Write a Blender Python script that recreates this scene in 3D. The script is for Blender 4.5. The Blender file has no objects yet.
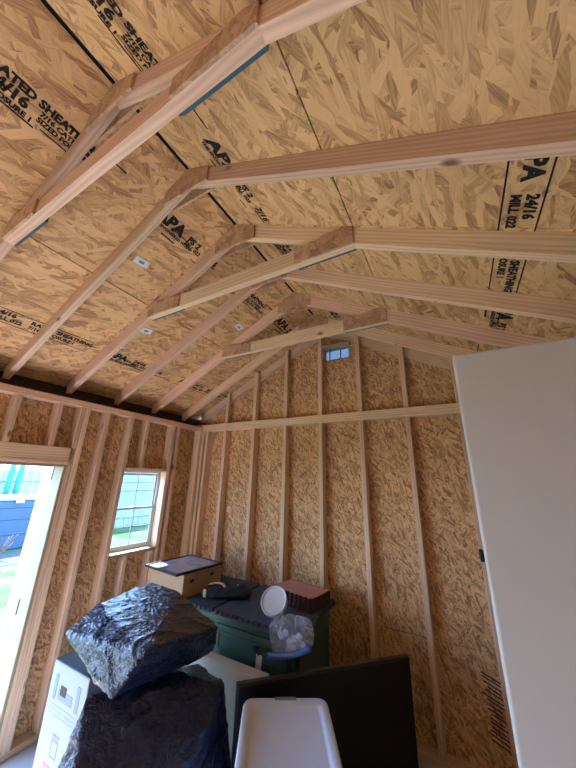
import bpy, bmesh, math, random
from mathutils import Vector, Matrix, noise
random.seed(7)
scene = bpy.context.scene
col = scene.collection
K = 2.0/3.0          # survey units to metres, applied once at the end
LIFT = 0.8           # floor sits at z = -0.8 in survey units

# ------------------------------------------------------------------ materials
def new_mat(name):
    m = bpy.data.materials.new(name); m.use_nodes = True
    nt = m.node_tree; nt.nodes.clear()
    out = nt.nodes.new('ShaderNodeOutputMaterial')
    b = nt.nodes.new('ShaderNodeBsdfPrincipled')
    nt.links.new(b.outputs[0], out.inputs[0])
    return m, nt, b
def N(nt, typ, **kw):
    n = nt.nodes.new(typ)
    for k, v in kw.items(): setattr(n, k, v)
    return n
def setin(nt, sock, v):
    if hasattr(v, 'is_output') or isinstance(v, bpy.types.NodeSocket): nt.links.new(v, sock)
    else: sock.default_value = v
def math_(nt, op, a, b=0.0, c=None, clamp=False):
    n = N(nt, 'ShaderNodeMath', operation=op); n.use_clamp = clamp
    setin(nt, n.inputs[0], a); setin(nt, n.inputs[1], b)
    if c is not None: setin(nt, n.inputs[2], c)
    return n.outputs[0]
def mix(nt, f, a, b, blend='MIX'):
    n = N(nt, 'ShaderNodeMix', data_type='RGBA', blend_type=blend)
    setin(nt, n.inputs[0], f)
    for s, v in ((n.inputs[6], a), (n.inputs[7], b)):
        if isinstance(v, tuple): s.default_value = (*v[:3], 1)
        else: nt.links.new(v, s)
    return n.outputs[2]
def ramp(nt, f, pts):
    n = N(nt, 'ShaderNodeValToRGB'); cr = n.color_ramp
    while len(cr.elements) < len(pts): cr.elements.new(0.5)
    for e, (p, c) in zip(cr.elements, pts): e.position = p; e.color = (*c, 1) if len(c) == 3 else c
    nt.links.new(f, n.inputs[0]); return n.outputs[0]
def mapping(nt, vec, scale=(1,1,1), rot=(0,0,0), loc=(0,0,0)):
    n = N(nt, 'ShaderNodeMapping'); nt.links.new(vec, n.inputs[0])
    n.inputs['Scale'].default_value = scale; n.inputs['Rotation'].default_value = rot; n.inputs['Location'].default_value = loc
    return n.outputs[0]
def objvec(nt, spread=37.0):
    tc = N(nt, 'ShaderNodeTexCoord'); oi = N(nt, 'ShaderNodeObjectInfo')
    k = math_(nt, 'MULTIPLY', oi.outputs['Random'], spread)
    add = N(nt, 'ShaderNodeVectorMath', operation='ADD')
    nt.links.new(tc.outputs['Object'], add.inputs[0])
    cmb = N(nt, 'ShaderNodeCombineXYZ')
    for i in range(3): nt.links.new(k, cmb.inputs[i])
    nt.links.new(cmb.outputs[0], add.inputs[1])
    return add.outputs[0], oi.outputs['Random']
def bump(nt, b, h, strength=0.3, dist=0.002):
    n = N(nt, 'ShaderNodeBump'); n.inputs['Strength'].default_value = strength; n.inputs['Distance'].default_value = dist
    nt.links.new(h, n.inputs['Height']); nt.links.new(n.outputs[0], b.inputs['Normal'])

def osb_material(name, light, mid, dark, flake=1.0, rough=0.75, warp=.035, turn=0.0):
    """oriented strand board: four overlapping layers of long flakes, each with its own direction and grain"""
    m, nt, b = new_mat(name)
    vec, rnd = objvec(nt)
    base = None; h = None
    # warp
    nz = N(nt, 'ShaderNodeTexNoise'); nz.inputs['Scale'].default_value = 14*flake; nz.inputs['Detail'].default_value = 2
    nt.links.new(vec, nz.inputs['Vector'])
    sc = N(nt, 'ShaderNodeVectorMath', operation='SCALE'); nt.links.new(nz.outputs['Color'], sc.inputs[0]); sc.inputs['Scale'].default_value = warp/flake
    ad = N(nt, 'ShaderNodeVectorMath', operation='ADD'); nt.links.new(vec, ad.inputs[0]); nt.links.new(sc.outputs[0], ad.inputs[1])
    wv = ad.outputs[0]
    for i, (rot, thr) in enumerate(((0.3, -1), (1.35, .30), (-0.5, .42), (0.75, .5), (2.3, .55), (-0.15, .6))):
        v = mapping(nt, wv, (1, 1, 1), (0, 0, rot+turn), (i*3.1, i*1.7, i*2.3))
        v2 = mapping(nt, v, (8*flake, 40*flake, 14*flake))
        vo = N(nt, 'ShaderNodeTexVoronoi', feature='F1'); vo.inputs['Scale'].default_value = 1.0
        nt.links.new(v2, vo.inputs['Vector'])
        sep = N(nt, 'ShaderNodeSeparateColor'); nt.links.new(vo.outputs['Color'], sep.inputs[0])
        ang = math_(nt, 'MULTIPLY_ADD', sep.outputs[1], 0.7, -0.35)
        vr = N(nt, 'ShaderNodeVectorRotate', rotation_type='Z_AXIS'); nt.links.new(v, vr.inputs['Vector']); nt.links.new(ang, vr.inputs['Angle'])
        gv = mapping(nt, vr.outputs[0], (14*flake, 190*flake, 60*flake))
        g = N(nt, 'ShaderNodeTexNoise'); g.inputs['Scale'].default_value = 1.0; g.inputs['Detail'].default_value = 1.5
        nt.links.new(gv, g.inputs['Vector'])
        tone = math_(nt, 'ADD', math_(nt, 'MULTIPLY', sep.outputs[0], .46), math_(nt, 'MULTIPLY', g.outputs[0], .56))
        c = ramp(nt, tone, [(0.20, dark), (0.40, mid), (0.60, tuple((a+2*q)/3 for a, q in zip(mid, light))), (0.85, light)])
        if base is None: base = c; h = sep.outputs[0]
        else:
            on = math_(nt, 'GREATER_THAN', sep.outputs[2], thr)
            base = mix(nt, on, base, c); 
            mh = N(nt, 'ShaderNodeMix', data_type='FLOAT'); nt.links.new(on, mh.inputs[0]); nt.links.new(h, mh.inputs[2]); nt.links.new(sep.outputs[0], mh.inputs[3]); h = mh.outputs[0]
    # sparse small dark slivers of bark
    v = mapping(nt, wv, (22*flake, 90*flake, 30*flake), (0, 0, 0.9))
    vo = N(nt, 'ShaderNodeTexVoronoi', feature='F1'); vo.inputs['Scale'].default_value = 1.0; nt.links.new(v, vo.inputs['Vector'])
    sep = N(nt, 'ShaderNodeSeparateColor'); nt.links.new(vo.outputs['Color'], sep.inputs[0])
    spot = math_(nt, 'MULTIPLY', math_(nt, 'GREATER_THAN', sep.outputs[0], .975), math_(nt, 'LESS_THAN', math_(nt, 'ADD', vo.outputs['Distance'], math_(nt, 'MULTIPLY', g.outputs[0], .5)), .55))
    base = mix(nt, math_(nt, 'MULTIPLY', spot, .65), base, tuple(x*.3 for x in dark))
    big = N(nt, 'ShaderNodeTexNoise'); big.inputs['Scale'].default_value = 2.2; big.inputs['Detail'].default_value = 2; nt.links.new(vec, big.inputs['Vector'])
    base = mix(nt, 0.55, base, ramp(nt, big.outputs[0], [(0.3, (.70, .66, .62)), (0.7, (1, 1, 1))]), 'MULTIPLY')
    nt.links.new(base, b.inputs['Base Color']); b.inputs['Roughness'].default_value = rough
    b.inputs['Specular IOR Level'].default_value = .25
    bump(nt, b, h, .35, .0015)
    return m

def wood_material(name, pale, warm, dark, knots=True, rough=.6, spec=.3):
    """sawn softwood, grain along local X"""
    m, nt, b = new_mat(name)
    vec, rnd = objvec(nt)
    nz = N(nt, 'ShaderNodeTexNoise'); nz.inputs['Scale'].default_value = 1.0; nz.inputs['Detail'].default_value = 2
    nt.links.new(mapping(nt, vec, (1.6, 14, 14)), nz.inputs['Vector'])
    w = N(nt, 'ShaderNodeTexWave', wave_type='RINGS', rings_direction='X')
    nt.links.new(mapping(nt, vec, (.12, 1, 1)), w.inputs['Vector'])
    w.inputs['Scale'].default_value = 22; w.inputs['Distortion'].default_value = 6; w.inputs['Detail'].default_value = 2; w.inputs['Detail Scale'].default_value = .6
    fine = N(nt, 'ShaderNodeTexNoise'); fine.inputs['Scale'].default_value = 1; fine.inputs['Detail'].default_value = 3
    nt.links.new(mapping(nt, vec, (6, 260, 260)), fine.inputs['Vector'])
    t = math_(nt, 'ADD', math_(nt, 'MULTIPLY', nz.outputs[0], .55), math_(nt, 'ADD', math_(nt, 'MULTIPLY', w.outputs[1], .22), math_(nt, 'MULTIPLY', fine.outputs[0], .25)))
    c = ramp(nt, t, [(.25, warm), (.5, tuple((a+q)/2 for a, q in zip(pale, warm))), (.75, pale)])
    hs = N(nt, 'ShaderNodeHueSaturation'); nt.links.new(c, hs.inputs['Color'])
    nt.links.new(math_(nt, 'MULTIPLY_ADD', rnd, .28, .86), hs.inputs['Value'])
    r2 = N(nt, 'ShaderNodeMath', operation='FRACT'); nt.links.new(math_(nt, 'MULTIPLY', rnd, 17.3), r2.inputs[0])
    nt.links.new(math_(nt, 'MULTIPLY_ADD', r2.outputs[0], .03, .483), hs.inputs['Hue'])
    c = hs.outputs[0]
    if knots:
        kv = mapping(nt, vec, (4.2, 8.5, 8.5))
        vo = N(nt, 'ShaderNodeTexVoronoi', feature='F1'); vo.inputs['Scale'].default_value = 1.0; nt.links.new(kv, vo.inputs['Vector'])
        sep = N(nt, 'ShaderNodeSeparateColor'); nt.links.new(vo.outputs['Color'], sep.inputs[0])
        size = math_(nt, 'MULTIPLY_ADD', sep.outputs[1], .11, .04)
        isk = math_(nt, 'GREATER_THAN', sep.outputs[0], .62)
        mr = N(nt, 'ShaderNodeMapRange'); mr.clamp = True
        nt.links.new(math_(nt, 'DIVIDE', vo.outputs['Distance'], size), mr.inputs[0])
        mr.inputs[1].default_value = .55; mr.inputs[2].default_value = 1.5; mr.inputs[3].default_value = 1; mr.inputs[4].default_value = 0
        c = mix(nt, math_(nt, 'MULTIPLY', mr.outputs[0], math_(nt, 'MULTIPLY', isk, .85)), c, dark)
    nt.links.new(c, b.inputs['Base Color']); b.inputs['Roughness'].default_value = rough
    b.inputs['Specular IOR Level'].default_value = spec
    bump(nt, b, fine.outputs[0], .15, .0008)
    return m

def plain(name, rgb, rough=.5, spec=.5, var=.08, nscale=9, metallic=0, bumps=0):
    m, nt, b = new_mat(name)
    vec, rnd = objvec(nt)
    nz = N(nt, 'ShaderNodeTexNoise'); nz.inputs['Scale'].default_value = nscale; nz.inputs['Detail'].default_value = 4
    nt.links.new(vec, nz.inputs['Vector'])
    c = ramp(nt, nz.outputs[0], [(.3, tuple(x*(1-var) for x in rgb)), (.7, tuple(min(1, x*(1+var)) for x in rgb))])
    nt.links.new(c, b.inputs['Base Color']); b.inputs['Roughness'].default_value = rough
    b.inputs['Specular IOR Level'].default_value = spec; b.inputs['Metallic'].default_value = metallic
    if bumps: bump(nt, b, nz.outputs[0], bumps, .003)
    return m

OSB_ROOF = osb_material('osb_roof', (.90, .57, .285), (.64, .37, .17), (.36, .175, .08), .95, .75, .02)
OSB_WALL = osb_material('osb_wall', (.98, .63, .33), (.54, .30, .14), (.25, .11, .055), 2.0, .75, .03, 1.45)
OSB_GUS = osb_material('osb_gusset', (.74, .48, .30), (.58, .35, .21), (.40, .22, .13), 1.4)
PINE = wood_material('pine', (.92, .68, .46), (.62, .39, .25), (.15, .055, .035))
JAMB = wood_material('primed_pine', (.44, .37, .24), (.38, .30, .19), (.5, .3, .15), False)
EDGE = plain('edge_seal_blue', (.035, .10, .14), .6)
FELT = plain('black_underlayment', (.012, .011, .012), .9)
PLY = plain('grey_bounce_floor', (.46, .45, .48), .6, .3, .08, 3)  # unseen floor; grey picked so bounced light stays neutral
INK = plain('black_ink', (.022, .018, .018), .8, .2, .3, 60)
STICK = plain('white_sticker', (.75, .78, .82), .5)
PANEL = plain('white_painted_panel', (.56, .555, .57), .38, .4, .015, 3)
VINYL = plain('white_vinyl', (.55, .58, .62), .35)
TVM = plain('black_screen', (.006, .006, .007), .32, .25, .05)
TVB = plain('black_bezel', (.015, .012, .012), .35)
TOTE = plain('white_plastic_tote', (.64, .70, .86), .38, .45, .02, 4)  # white plastic with the daylight's blue cast put into its colour
TOTEL = plain('grey_latch', (.22, .24, .29), .45)
GREEN = plain('green_paint', (.045, .10, .08), .42, .45, .12, 5)
IRON = plain('dark_iron', (.02, .018, .018), .4, .5, .1, 9, .6)
FOAM = plain('dark_blue_foam', (.065, .08, .125), .85, .2, .12, 90, bumps=.3)
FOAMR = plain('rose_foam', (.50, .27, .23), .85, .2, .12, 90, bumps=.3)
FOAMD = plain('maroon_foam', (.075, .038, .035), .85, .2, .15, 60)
CARD = plain('brown_cardboard', (.42, .27, .17), .8, .2, .07, 20)
WCARD = plain('white_cardboard', (.34, .37, .42), .6, .3, .03, 6)
DARKTOP = plain('dark_cardboard_top', (.03, .045, .05), .5, .4, .2, 8)
GREYP = plain('grey_print', (.20, .24, .29), .6)
GREYL = plain('pale_grey_print', (.36, .39, .43), .6)
REDP = plain('red_print', (.62, .20, .16), .6)
CREAM = plain('cream_paint', (.60, .56, .46), .5, .4, .04, 4)
CLOTH = plain('black_canvas', (.018, .019, .026), .8, .3, .2, 30, bumps=.4)
TAN = plain('tan_webbing', (.50, .34, .17), .7)
PAPER = plain('white_paper', (.68, .68, .68), .7)
WPLAS = plain('white_glossy_plastic', (.66, .68, .75), .3, .5, .02)
NAVY = plain('navy_resin', (.018, .055, .11), .4, .5, .08, 2)
NAVYL = plain('pale_box_lid', (.30, .42, .50), .45)
FENCE = plain('weathered_fence', (.24, .29, .33), .8, .2, .18, 3)
FENCET = plain('tan_lattice_board', (.42, .34, .22), .8, .2, .18, 3)
TEAL = plain('teal_post', (.03, .24, .30), .5)
TWIG = plain('brown_twig', (.12, .07, .05), .8)
LEAF = plain('shrub_leaf', (.14, .30, .10), .6, .3, .3, 8)
GRAVEL = plain('grey_gravel', (.075, .08, .085), 1, 0, .5, 26, bumps=1)
STRAP = plain('black_strap', (.01, .01, .012), .6)
EAVE = plain('dark_brown_board', (.055, .036, .03), .8, .2, .2, 8)  # even, very dark brown for all eave boards
SCREW = plain('galvanised_vent', (.35, .36, .38), .5, .5, .05, 5, .4)

def grass_mat():
    m, nt, b = new_mat('lawn')
    tc = N(nt, 'ShaderNodeTexCoord')
    a = N(nt, 'ShaderNodeTexNoise'); a.inputs['Scale'].default_value = 1.4; a.inputs['Detail'].default_value = 6; nt.links.new(tc.outputs['Object'], a.inputs['Vector'])
    c = N(nt, 'ShaderNodeTexNoise'); c.inputs['Scale'].default_value = 40; c.inputs['Detail'].default_value = 3; nt.links.new(tc.outputs['Object'], c.inputs['Vector'])
    t = math_(nt, 'ADD', math_(nt, 'MULTIPLY', a.outputs[0], .6), math_(nt, 'MULTIPLY', c.outputs[0], .4))
    nt.links.new(ramp(nt, t, [(.35, (.030, .060, .024)), (.5, (.055, .095, .040)), (.65, (.11, .13, .08))]), b.inputs['Base Color'])
    b.inputs['Roughness'].default_value = 1; b.inputs['Specular IOR Level'].default_value = 0; bump(nt, b, c.outputs[0], .6, .02)
    return m
GRASS = grass_mat()
def trash_mat():
    m, nt, b = new_mat('black_polythene')
    vec, _ = objvec(nt)
    a = N(nt, 'ShaderNodeTexNoise'); a.inputs['Scale'].default_value = 16; a.inputs['Detail'].default_value = 3; a.inputs['Distortion'].default_value = 1.2
    nt.links.new(mapping(nt, vec, (1, 1.3, 1.8)), a.inputs['Vector'])
    v = N(nt, 'ShaderNodeTexVoronoi', feature='DISTANCE_TO_EDGE'); v.inputs['Scale'].default_value = 26; nt.links.new(vec, v.inputs['Vector'])
    r = math_(nt, 'MULTIPLY', math_(nt, 'ABSOLUTE', math_(nt, 'SUBTRACT', a.outputs[0], .5)), 3)
    h = math_(nt, 'ADD', r, math_(nt, 'MULTIPLY', math_(nt, 'MINIMUM', v.outputs['Distance'], .25), 1.2))
    b.inputs['Base Color'].default_value = (.005, .011, .040, 1)  # blue of the sky reflection mixed into the black base colour
    b.inputs['Roughness'].default_value = .24; b.inputs['Specular IOR Level'].default_value = .42
    b.inputs['Coat Weight'].default_value = .22; b.inputs['Coat Roughness'].default_value = .12
    f2 = N(nt, 'ShaderNodeTexNoise'); f2.inputs['Scale'].default_value = 75; f2.inputs['Detail'].default_value = 2; f2.inputs['Distortion'].default_value = .8; nt.links.new(vec, f2.inputs['Vector'])
    h = math_(nt, 'ADD', h, math_(nt, 'MULTIPLY', f2.outputs[0], .45))
    bump(nt, b, h, .65, .009)
    return m
TRASH = trash_mat()
def glass_mat(name='clear_glass', tint=(.93, .97, 1), mixf=.9):
    m, nt, b = new_mat(name)
    out = [n for n in nt.nodes if n.type == 'OUTPUT_MATERIAL'][0]
    t = N(nt, 'ShaderNodeBsdfTransparent'); t.inputs[0].default_value = (*tint, 1)
    g = N(nt, 'ShaderNodeBsdfGlossy'); g.inputs['Roughness'].default_value = .03
    ms = N(nt, 'ShaderNodeMixShader'); ms.inputs[0].default_value = 1-mixf
    nt.links.new(t.outputs[0], ms.inputs[1]); nt.links.new(g.outputs[0], ms.inputs[2]); nt.links.new(ms.outputs[0], out.inputs[0])
    nt.nodes.remove(b)
    return m
GLASS = glass_mat(mixf=.95)
VENTDIM = glass_mat('sky_dimming_pane', (.20, .21, .21), .97)  # added pane that dims the sky seen through the vent
def zipm():
    m, nt, b = new_mat('clear_plastic_bag')
    out = [n for n in nt.nodes if n.type == 'OUTPUT_MATERIAL'][0]
    t = N(nt, 'ShaderNodeBsdfTransparent'); t.inputs[0].default_value = (.85, .88, .93, 1)
    b.inputs['Base Color'].default_value = (.42, .45, .52, 1); b.inputs['Roughness'].default_value = .2
    vec, _ = objvec(nt)
    a = N(nt, 'ShaderNodeTexNoise'); a.inputs['Scale'].default_value = 14; a.inputs['Detail'].default_value = 3; a.inputs['Distortion'].default_value = 1; nt.links.new(vec, a.inputs['Vector'])
    f = ramp(nt, a.outputs[0], [(.4, (.12, .12, .12)), (.68, (.55, .55, .55))])
    ms = N(nt, 'ShaderNodeMixShader'); nt.links.new(f, ms.inputs[0])
    nt.links.new(t.outputs[0], ms.inputs[1]); nt.links.new(b.outputs[0], ms.inputs[2]); nt.links.new(ms.outputs[0], out.inputs[0])
    bump(nt, b, a.outputs[0], .6, .01)
    return m
ZIP = zipm()

# ------------------------------------------------------------------ object helpers
WM = {}
def link(name, me, mat, M, parent=None):
    o = bpy.data.objects.new(name, me)
    if mat is not None and me is not None and len(me.materials) == 0: me.materials.append(mat)
    col.objects.link(o); WM[o.name] = M
    if parent is not None:
        o.parent = parent; o.matrix_basis = WM[parent.name].inverted() @ M
    else: o.matrix_basis = M
    return o
def tag(o, label=None, cat=None, group=None, kind=None):
    if label: o['label'] = label
    if cat: o['category'] = cat
    if group: o['group'] = group
    if kind: o['kind'] = kind
    return o
def empty(name, loc, rz=0):
    return link(name, None, None, Matrix.Translation(loc) @ Matrix.Rotation(rz, 4, 'Z'))
def mesh_bm(bm, name, smooth=False):
    me = bpy.data.meshes.new(name); bm.normal_update(); bm.to_mesh(me); bm.free()
    if smooth:
        for p in me.polygons: p.use_smooth = True
    return me
def box_bm(sx, sy, sz, bev=0.0, seg=1, bm=None, c=(0,0,0)):
    nb = bmesh.new(); bmesh.ops.create_cube(nb, size=1)
    bmesh.ops.scale(nb, vec=(sx, sy, sz), verts=nb.verts)
    if bev > 0: bmesh.ops.bevel(nb, geom=nb.edges[:], offset=bev, segments=seg, affect='EDGES', profile=.5)
    bmesh.ops.translate(nb, vec=c, verts=nb.verts)
    if bm is None: return nb
    tmp = bpy.data.meshes.new('t'); nb.to_mesh(tmp); nb.free(); bm.from_mesh(tmp); bpy.data.meshes.remove(tmp)
    return bm
def box(name, x0, x1, y0, y1, z0, z1, mat, parent=None, bev=0.004, axis='x', seg=1):
    """box whose local X runs along the chosen world axis so the grain follows it"""
    c = Vector(((x0+x1)/2, (y0+y1)/2, (z0+z1)/2)); sx, sy, sz = abs(x1-x0), abs(y1-y0), abs(z1-z0)
    R = Matrix.Identity(4)
    if axis == 'y': R = Matrix.Rotation(math.pi/2, 4, 'Z'); sx, sy = sy, sx
    if axis == 'z': R = Matrix.Rotation(-math.pi/2, 4, 'Y'); sx, sz = sz, sx
    return link(name, mesh_bm(box_bm(sx, sy, sz, min(bev, .3*min(sx, sy, sz)), seg), name), mat, Matrix.Translation(c) @ R, parent)
def prism(name, pts, y0, y1, mat, parent=None, ang=0.0, edge_mat=None, bev=.003):
    """polygon in the XZ plane, thick in Y; local X turned by ang about Y so grain follows the piece"""
    cx = sum(p[0] for p in pts)/len(pts); cz = sum(p[1] for p in pts)/len(pts); cy = (y0+y1)/2; h = abs(y1-y0)/2
    ca, sa = math.cos(ang), math.sin(ang)
    loc = [((x-cx)*ca+(z-cz)*sa, -(x-cx)*sa+(z-cz)*ca) for x, z in pts]
    bm = bmesh.new()
    a = [bm.verts.new((x, -h, z)) for x, z in loc]; b = [bm.verts.new((x, h, z)) for x, z in loc]
    f1 = bm.faces.new(a); f2 = bm.faces.new(b[::-1]); n = len(pts)
    sides = [bm.faces.new((a[i], b[i], b[(i+1) % n], a[(i+1) % n])) for i in range(n)]
    bmesh.ops.recalc_face_normals(bm, faces=bm.faces)
    if edge_mat is not None:
        for f in sides: f.material_index = 1
    me = mesh_bm(bm, name)
    me.materials.append(mat)
    if edge_mat is not None: me.materials.append(edge_mat)
    M = Matrix.Translation((cx, cy, cz)) @ Matrix.Rotation(-ang, 4, 'Y')
    return link(name, me, None, M, parent)
def lathe_bm(prof, n=40):
    bm = bmesh.new(); rings = []
    for r, z in prof: rings.append([bm.verts.new((r*math.cos(2*math.pi*i/n), r*math.sin(2*math.pi*i/n), z)) for i in range(n)] if r > 1e-5 else [bm.verts.new((0, 0, z))])
    for A, B in zip(rings, rings[1:]):
        for i in range(n):
            j = (i+1) % n
            if len(A) == 1 and len(B) > 1: bm.faces.new((A[0], B[i], B[j]))
            elif len(B) == 1 and len(A) > 1: bm.faces.new((A[i], B[0], A[j]))
            elif len(A) > 1: bm.faces.new((A[i], B[i], B[j], A[j]))
    bmesh.ops.recalc_face_normals(bm, faces=bm.faces)
    return bm
def tube(name, pts, r, mat, parent=None, flat=1.0, n=8):
    """smooth tube through points"""
    P = [Vector(p) for p in pts]; Q = []
    for i in range(len(P)-1):
        p0 = P[max(i-1, 0)]; p1 = P[i]; p2 = P[i+1]; p3 = P[min(i+2, len(P)-1)]
        for k in range(6):
            t = k/6; Q.append(.5*((2*p1)+(-p0+p2)*t+(2*p0-5*p1+4*p2-p3)*t*t+(-p0+3*p1-3*p2+p3)*t**3))
    Q.append(P[-1]); bm = bmesh.new(); rings = []
    for i, q in enumerate(Q):
        d = (Q[min(i+1, len(Q)-1)]-Q[max(i-1, 0)]).normalized(); u = d.cross(Vector((0, 0, 1)))
        if u.length < .05: u = Vector((1, 0, 0))
        u.normalize(); w = d.cross(u)
        rings.append([bm.verts.new(q+u*math.cos(2*math.pi*k/n)*r+w*math.sin(2*math.pi*k/n)*r*flat) for k in range(n)])
    for A, B in zip(rings, rings[1:]):
        for k in range(n): bm.faces.new((A[k], A[(k+1) % n], B[(k+1) % n], B[k]))
    bm.faces.new(rings[0][::-1]); bm.faces.new(rings[-1])
    c = Q[0].copy(); bmesh.ops.translate(bm, vec=-c, verts=bm.verts)
    return link(name, mesh_bm(bm, name, True), mat, Matrix.Translation(c), parent)
def text_mesh(lines, key=None):
    """lines: (string, size, x, y) laid in the local XY plane"""
    bm = bmesh.new(); dg = None
    for s, size, x, y in lines:
        cu = bpy.data.curves.new('t', 'FONT'); cu.body = s; cu.size = size; cu.resolution_u = 2; cu.offset = size*.055
        o = bpy.data.objects.new('t', cu); col.objects.link(o)
        bpy.context.view_layer.update()
        me = bpy.data.meshes.new_from_object(o.evaluated_get(bpy.context.evaluated_depsgraph_get()))
        me.transform(Matrix.Translation((x, y, 0))); bm.from_mesh(me); bpy.data.meshes.remove(me)
        bpy.data.objects.remove(o); bpy.data.curves.remove(cu)
    return bm
def add_quad(bm, x0, x1, y0, y1, z=0):
    bm.faces.new([bm.verts.new(p) for p in ((x0, y0, z), (x1, y0, z), (x1, y1, z), (x0, y1, z))])

# ------------------------------------------------------------------ dimensions (survey units)
W = 4.62; XR = 2.31; ZR = 4.023; SL = .5085; DV = .148; T = .057
YB, YF = 0.0, -6.10
A = math.atan(SL)
def zroof(x): return ZR - SL*abs(x-XR)
FL = -.8
PT = 2.44      # underside of the top plates
TIEZ = 3.295

# ------------------------------------------------------------------ floor
tag(box('floor', -.15, W+.15, YF, .146, FL-.08, FL, PLY, None, 0), kind='structure')

# ------------------------------------------------------------------ left wall: sheathing root with its framing as parts
DY0, DY1 = -5.60, -2.03        # door opening, lengthened out of view to let in more daylight
WY0, WY1, WZ0, WZ1 = -1.321, -.652, .712, 1.729
SX0, SX1 = -.149, -.133
def sheath_with_holes(name, rects, mat, x0, x1):
    bm = bmesh.new()
    for (y0, y1, z0, z1) in rects: box_bm(y1-y0, z1-z0, x1-x0, 0, 1, bm, ((y0+y1)/2, (z0+z1)/2, 0))
    M = Matrix(((0, 0, 1, (x0+x1)/2), (1, 0, 0, 0), (0, 1, 0, 0), (0, 0, 0, 1)))
    return link(name, mesh_bm(bm, name), mat, M)
SEAM = -.06
g = .004
rects = [(DY1+.02, WY0, FL-.05, SEAM-g), (DY1+.02, WY0, SEAM+g, 2.512), (WY0, WY1, FL-.05, SEAM-g), (WY0, WY1, SEAM+g, WZ0), (WY0, WY1, WZ1, 2.512),
         (WY1, .149, FL-.05, SEAM-g), (WY1, .149, SEAM+g, 2.512), (DY0, DY1+.02, 1.80, 2.512), (YF, DY0, FL-.05, 2.512)]
wl = tag(sheath_with_holes('wall_left', rects, OSB_WALL, SX0, SX1), kind='structure')
box('bottom_plate', -.133, 0, DY1, .0, FL, FL+T*.9, PINE, wl, axis='y')
box('bottom_plate', -.133, 0, YF, DY0, FL, FL+T*.9, PINE, wl, axis='y')
box('top_plate', -.133, 0, YF, .0, PT, PT+.038, PINE, wl, axis='y')
box('top_plate', -.133, 0, YF, .0, PT+.0385, PT+.076, PINE, wl, axis='y')
def lstud(y, z0=FL+T*.9, z1=PT, name='stud', w=.057, x0=-.133, x1=0): return box(name, x0, x1, y, y+w, z0, z1, PINE, wl, axis='z')
lstud(-2.03, FL+T*.9, 1.76, 'trimmer_stud'); lstud(-1.972, FL+T*.9)
lstud(-2.029, 1.952, PT, 'cripple_stud')
for y in (-2.27, -2.66, -3.07, -3.48, -3.88, -4.3, -4.7, -5.1, -5.5): lstud(y, 1.95, PT, 'cripple_stud')
lstud(DY0-.058, FL, PT); lstud(YF, FL)
lstud(-1.715); lstud(-1.379); lstud(-.651); lstud(-.545); lstud(-.059)
lstud(-1.121, 1.767, PT, 'cripple_stud'); lstud(-1.121, FL+T*.9, WZ0-.04, 'cripple_stud'); lstud(-.735, FL+T*.9, WZ0-.04, 'cripple_stud')
box('header', -.133, 0, DY0, DY1+.0, 1.805, 1.95, PINE, wl, axis='y')
box('header_trim', -.133, .004, DY0, DY1+.0, 1.763, 1.803, PINE, wl, axis='y')
box('window_header', -.133, 0, WY0, WY1, WZ1, WZ1+.038, PINE, wl, axis='y')
box('window_sill', -.133, .004, WY0, WY1, WZ0-.04, WZ0, JAMB, wl, axis='y')
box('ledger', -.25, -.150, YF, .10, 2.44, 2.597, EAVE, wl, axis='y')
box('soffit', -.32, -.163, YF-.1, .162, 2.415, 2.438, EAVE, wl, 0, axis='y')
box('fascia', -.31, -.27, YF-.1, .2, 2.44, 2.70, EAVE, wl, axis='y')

# ------------------------------------------------------------------ door frame in the left wall
d1 = tag(box('door_1', -.195, 0.0, DY1-.032, DY1-.001, FL, 1.76, JAMB, None, axis='z'), kind='structure')
box('weather_strip', -.285, -.197, DY1-.030, DY1-.001, FL, 1.76, VINYL, d1, axis='z')
box('outer_casing', -.44, -.287, DY1-.034, DY1+.01, FL-.1, 1.78, PINE, d1, axis='z')
box('head_jamb', -.285, 0, DY0, DY1-.034, 1.735, 1.762, JAMB, d1, axis='y')
for z in (.36, 1.66): box('hinge', -.215, -.197, DY1-.036, DY1-.031, z-.07, z+.07, IRON, d1)
box('threshold', -.25, 0, DY0, DY1-.034, FL-.04, FL+.02, JAMB, d1, axis='y')

# ------------------------------------------------------------------ window in the left wall
wd = tag(empty('window_1', (-.1, (WY0+WY1)/2, WZ0)), kind='structure')
fx0, fx1 = -.178, -.126
for nm, a in (('side_frame', (WY0, WY0+.03, WZ0, WZ1)), ('side_frame', (WY1-.03, WY1, WZ0, WZ1)), ('sill_frame', (WY0+.03, WY1-.03, WZ0, WZ0+.035)), ('head_frame', (WY0+.03, WY1-.03, WZ1-.03, WZ1))):
    box(nm, fx0, fx1, *a, VINYL, wd)
zm = (WZ0+WZ1)/2+.01
def sash(z0, z1, x0, x1):
    bm = bmesh.new(); y0, y1 = WY0+.032, WY1-.032
    for (a, b, c, d) in ((y0, y0+.022, z0, z1), (y1-.022, y1, z0, z1), (y0+.022, y1-.022, z0, z0+.03), (y0+.022, y1-.022, z1-.03, z1)):
        box_bm(x1-x0, b-a, d-c, .002, 1, bm, ((x0+x1)/2, (a+b)/2, (c+d)/2))
    s = link('sash', mesh_bm(bm, 'sash'), VINYL, Matrix.Identity(4), wd)
    xm = (x0+x1)/2
    bm = bmesh.new()
    box_bm(.008, .010, z1-z0-.06, 0, 1, bm, (xm, (y0+y1)/2, (z0+z1)/2)); box_bm(.008, y1-y0-.044, .010, 0, 1, bm, (xm, (y0+y1)/2, (z0+z1)/2))
    link('muntin_grid', mesh_bm(bm, 'muntin_grid'), GREYL, Matrix.Identity(4), s)
    box('glass_pane', xm-.009, xm-.006, y0+.022, y1-.022, z0+.03, z1-.03, GLASS, s, 0)
sash(WZ0+.036, zm+.015, -.150, -.130); sash(zm-.015, WZ1-.031, -.173, -.153)

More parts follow.
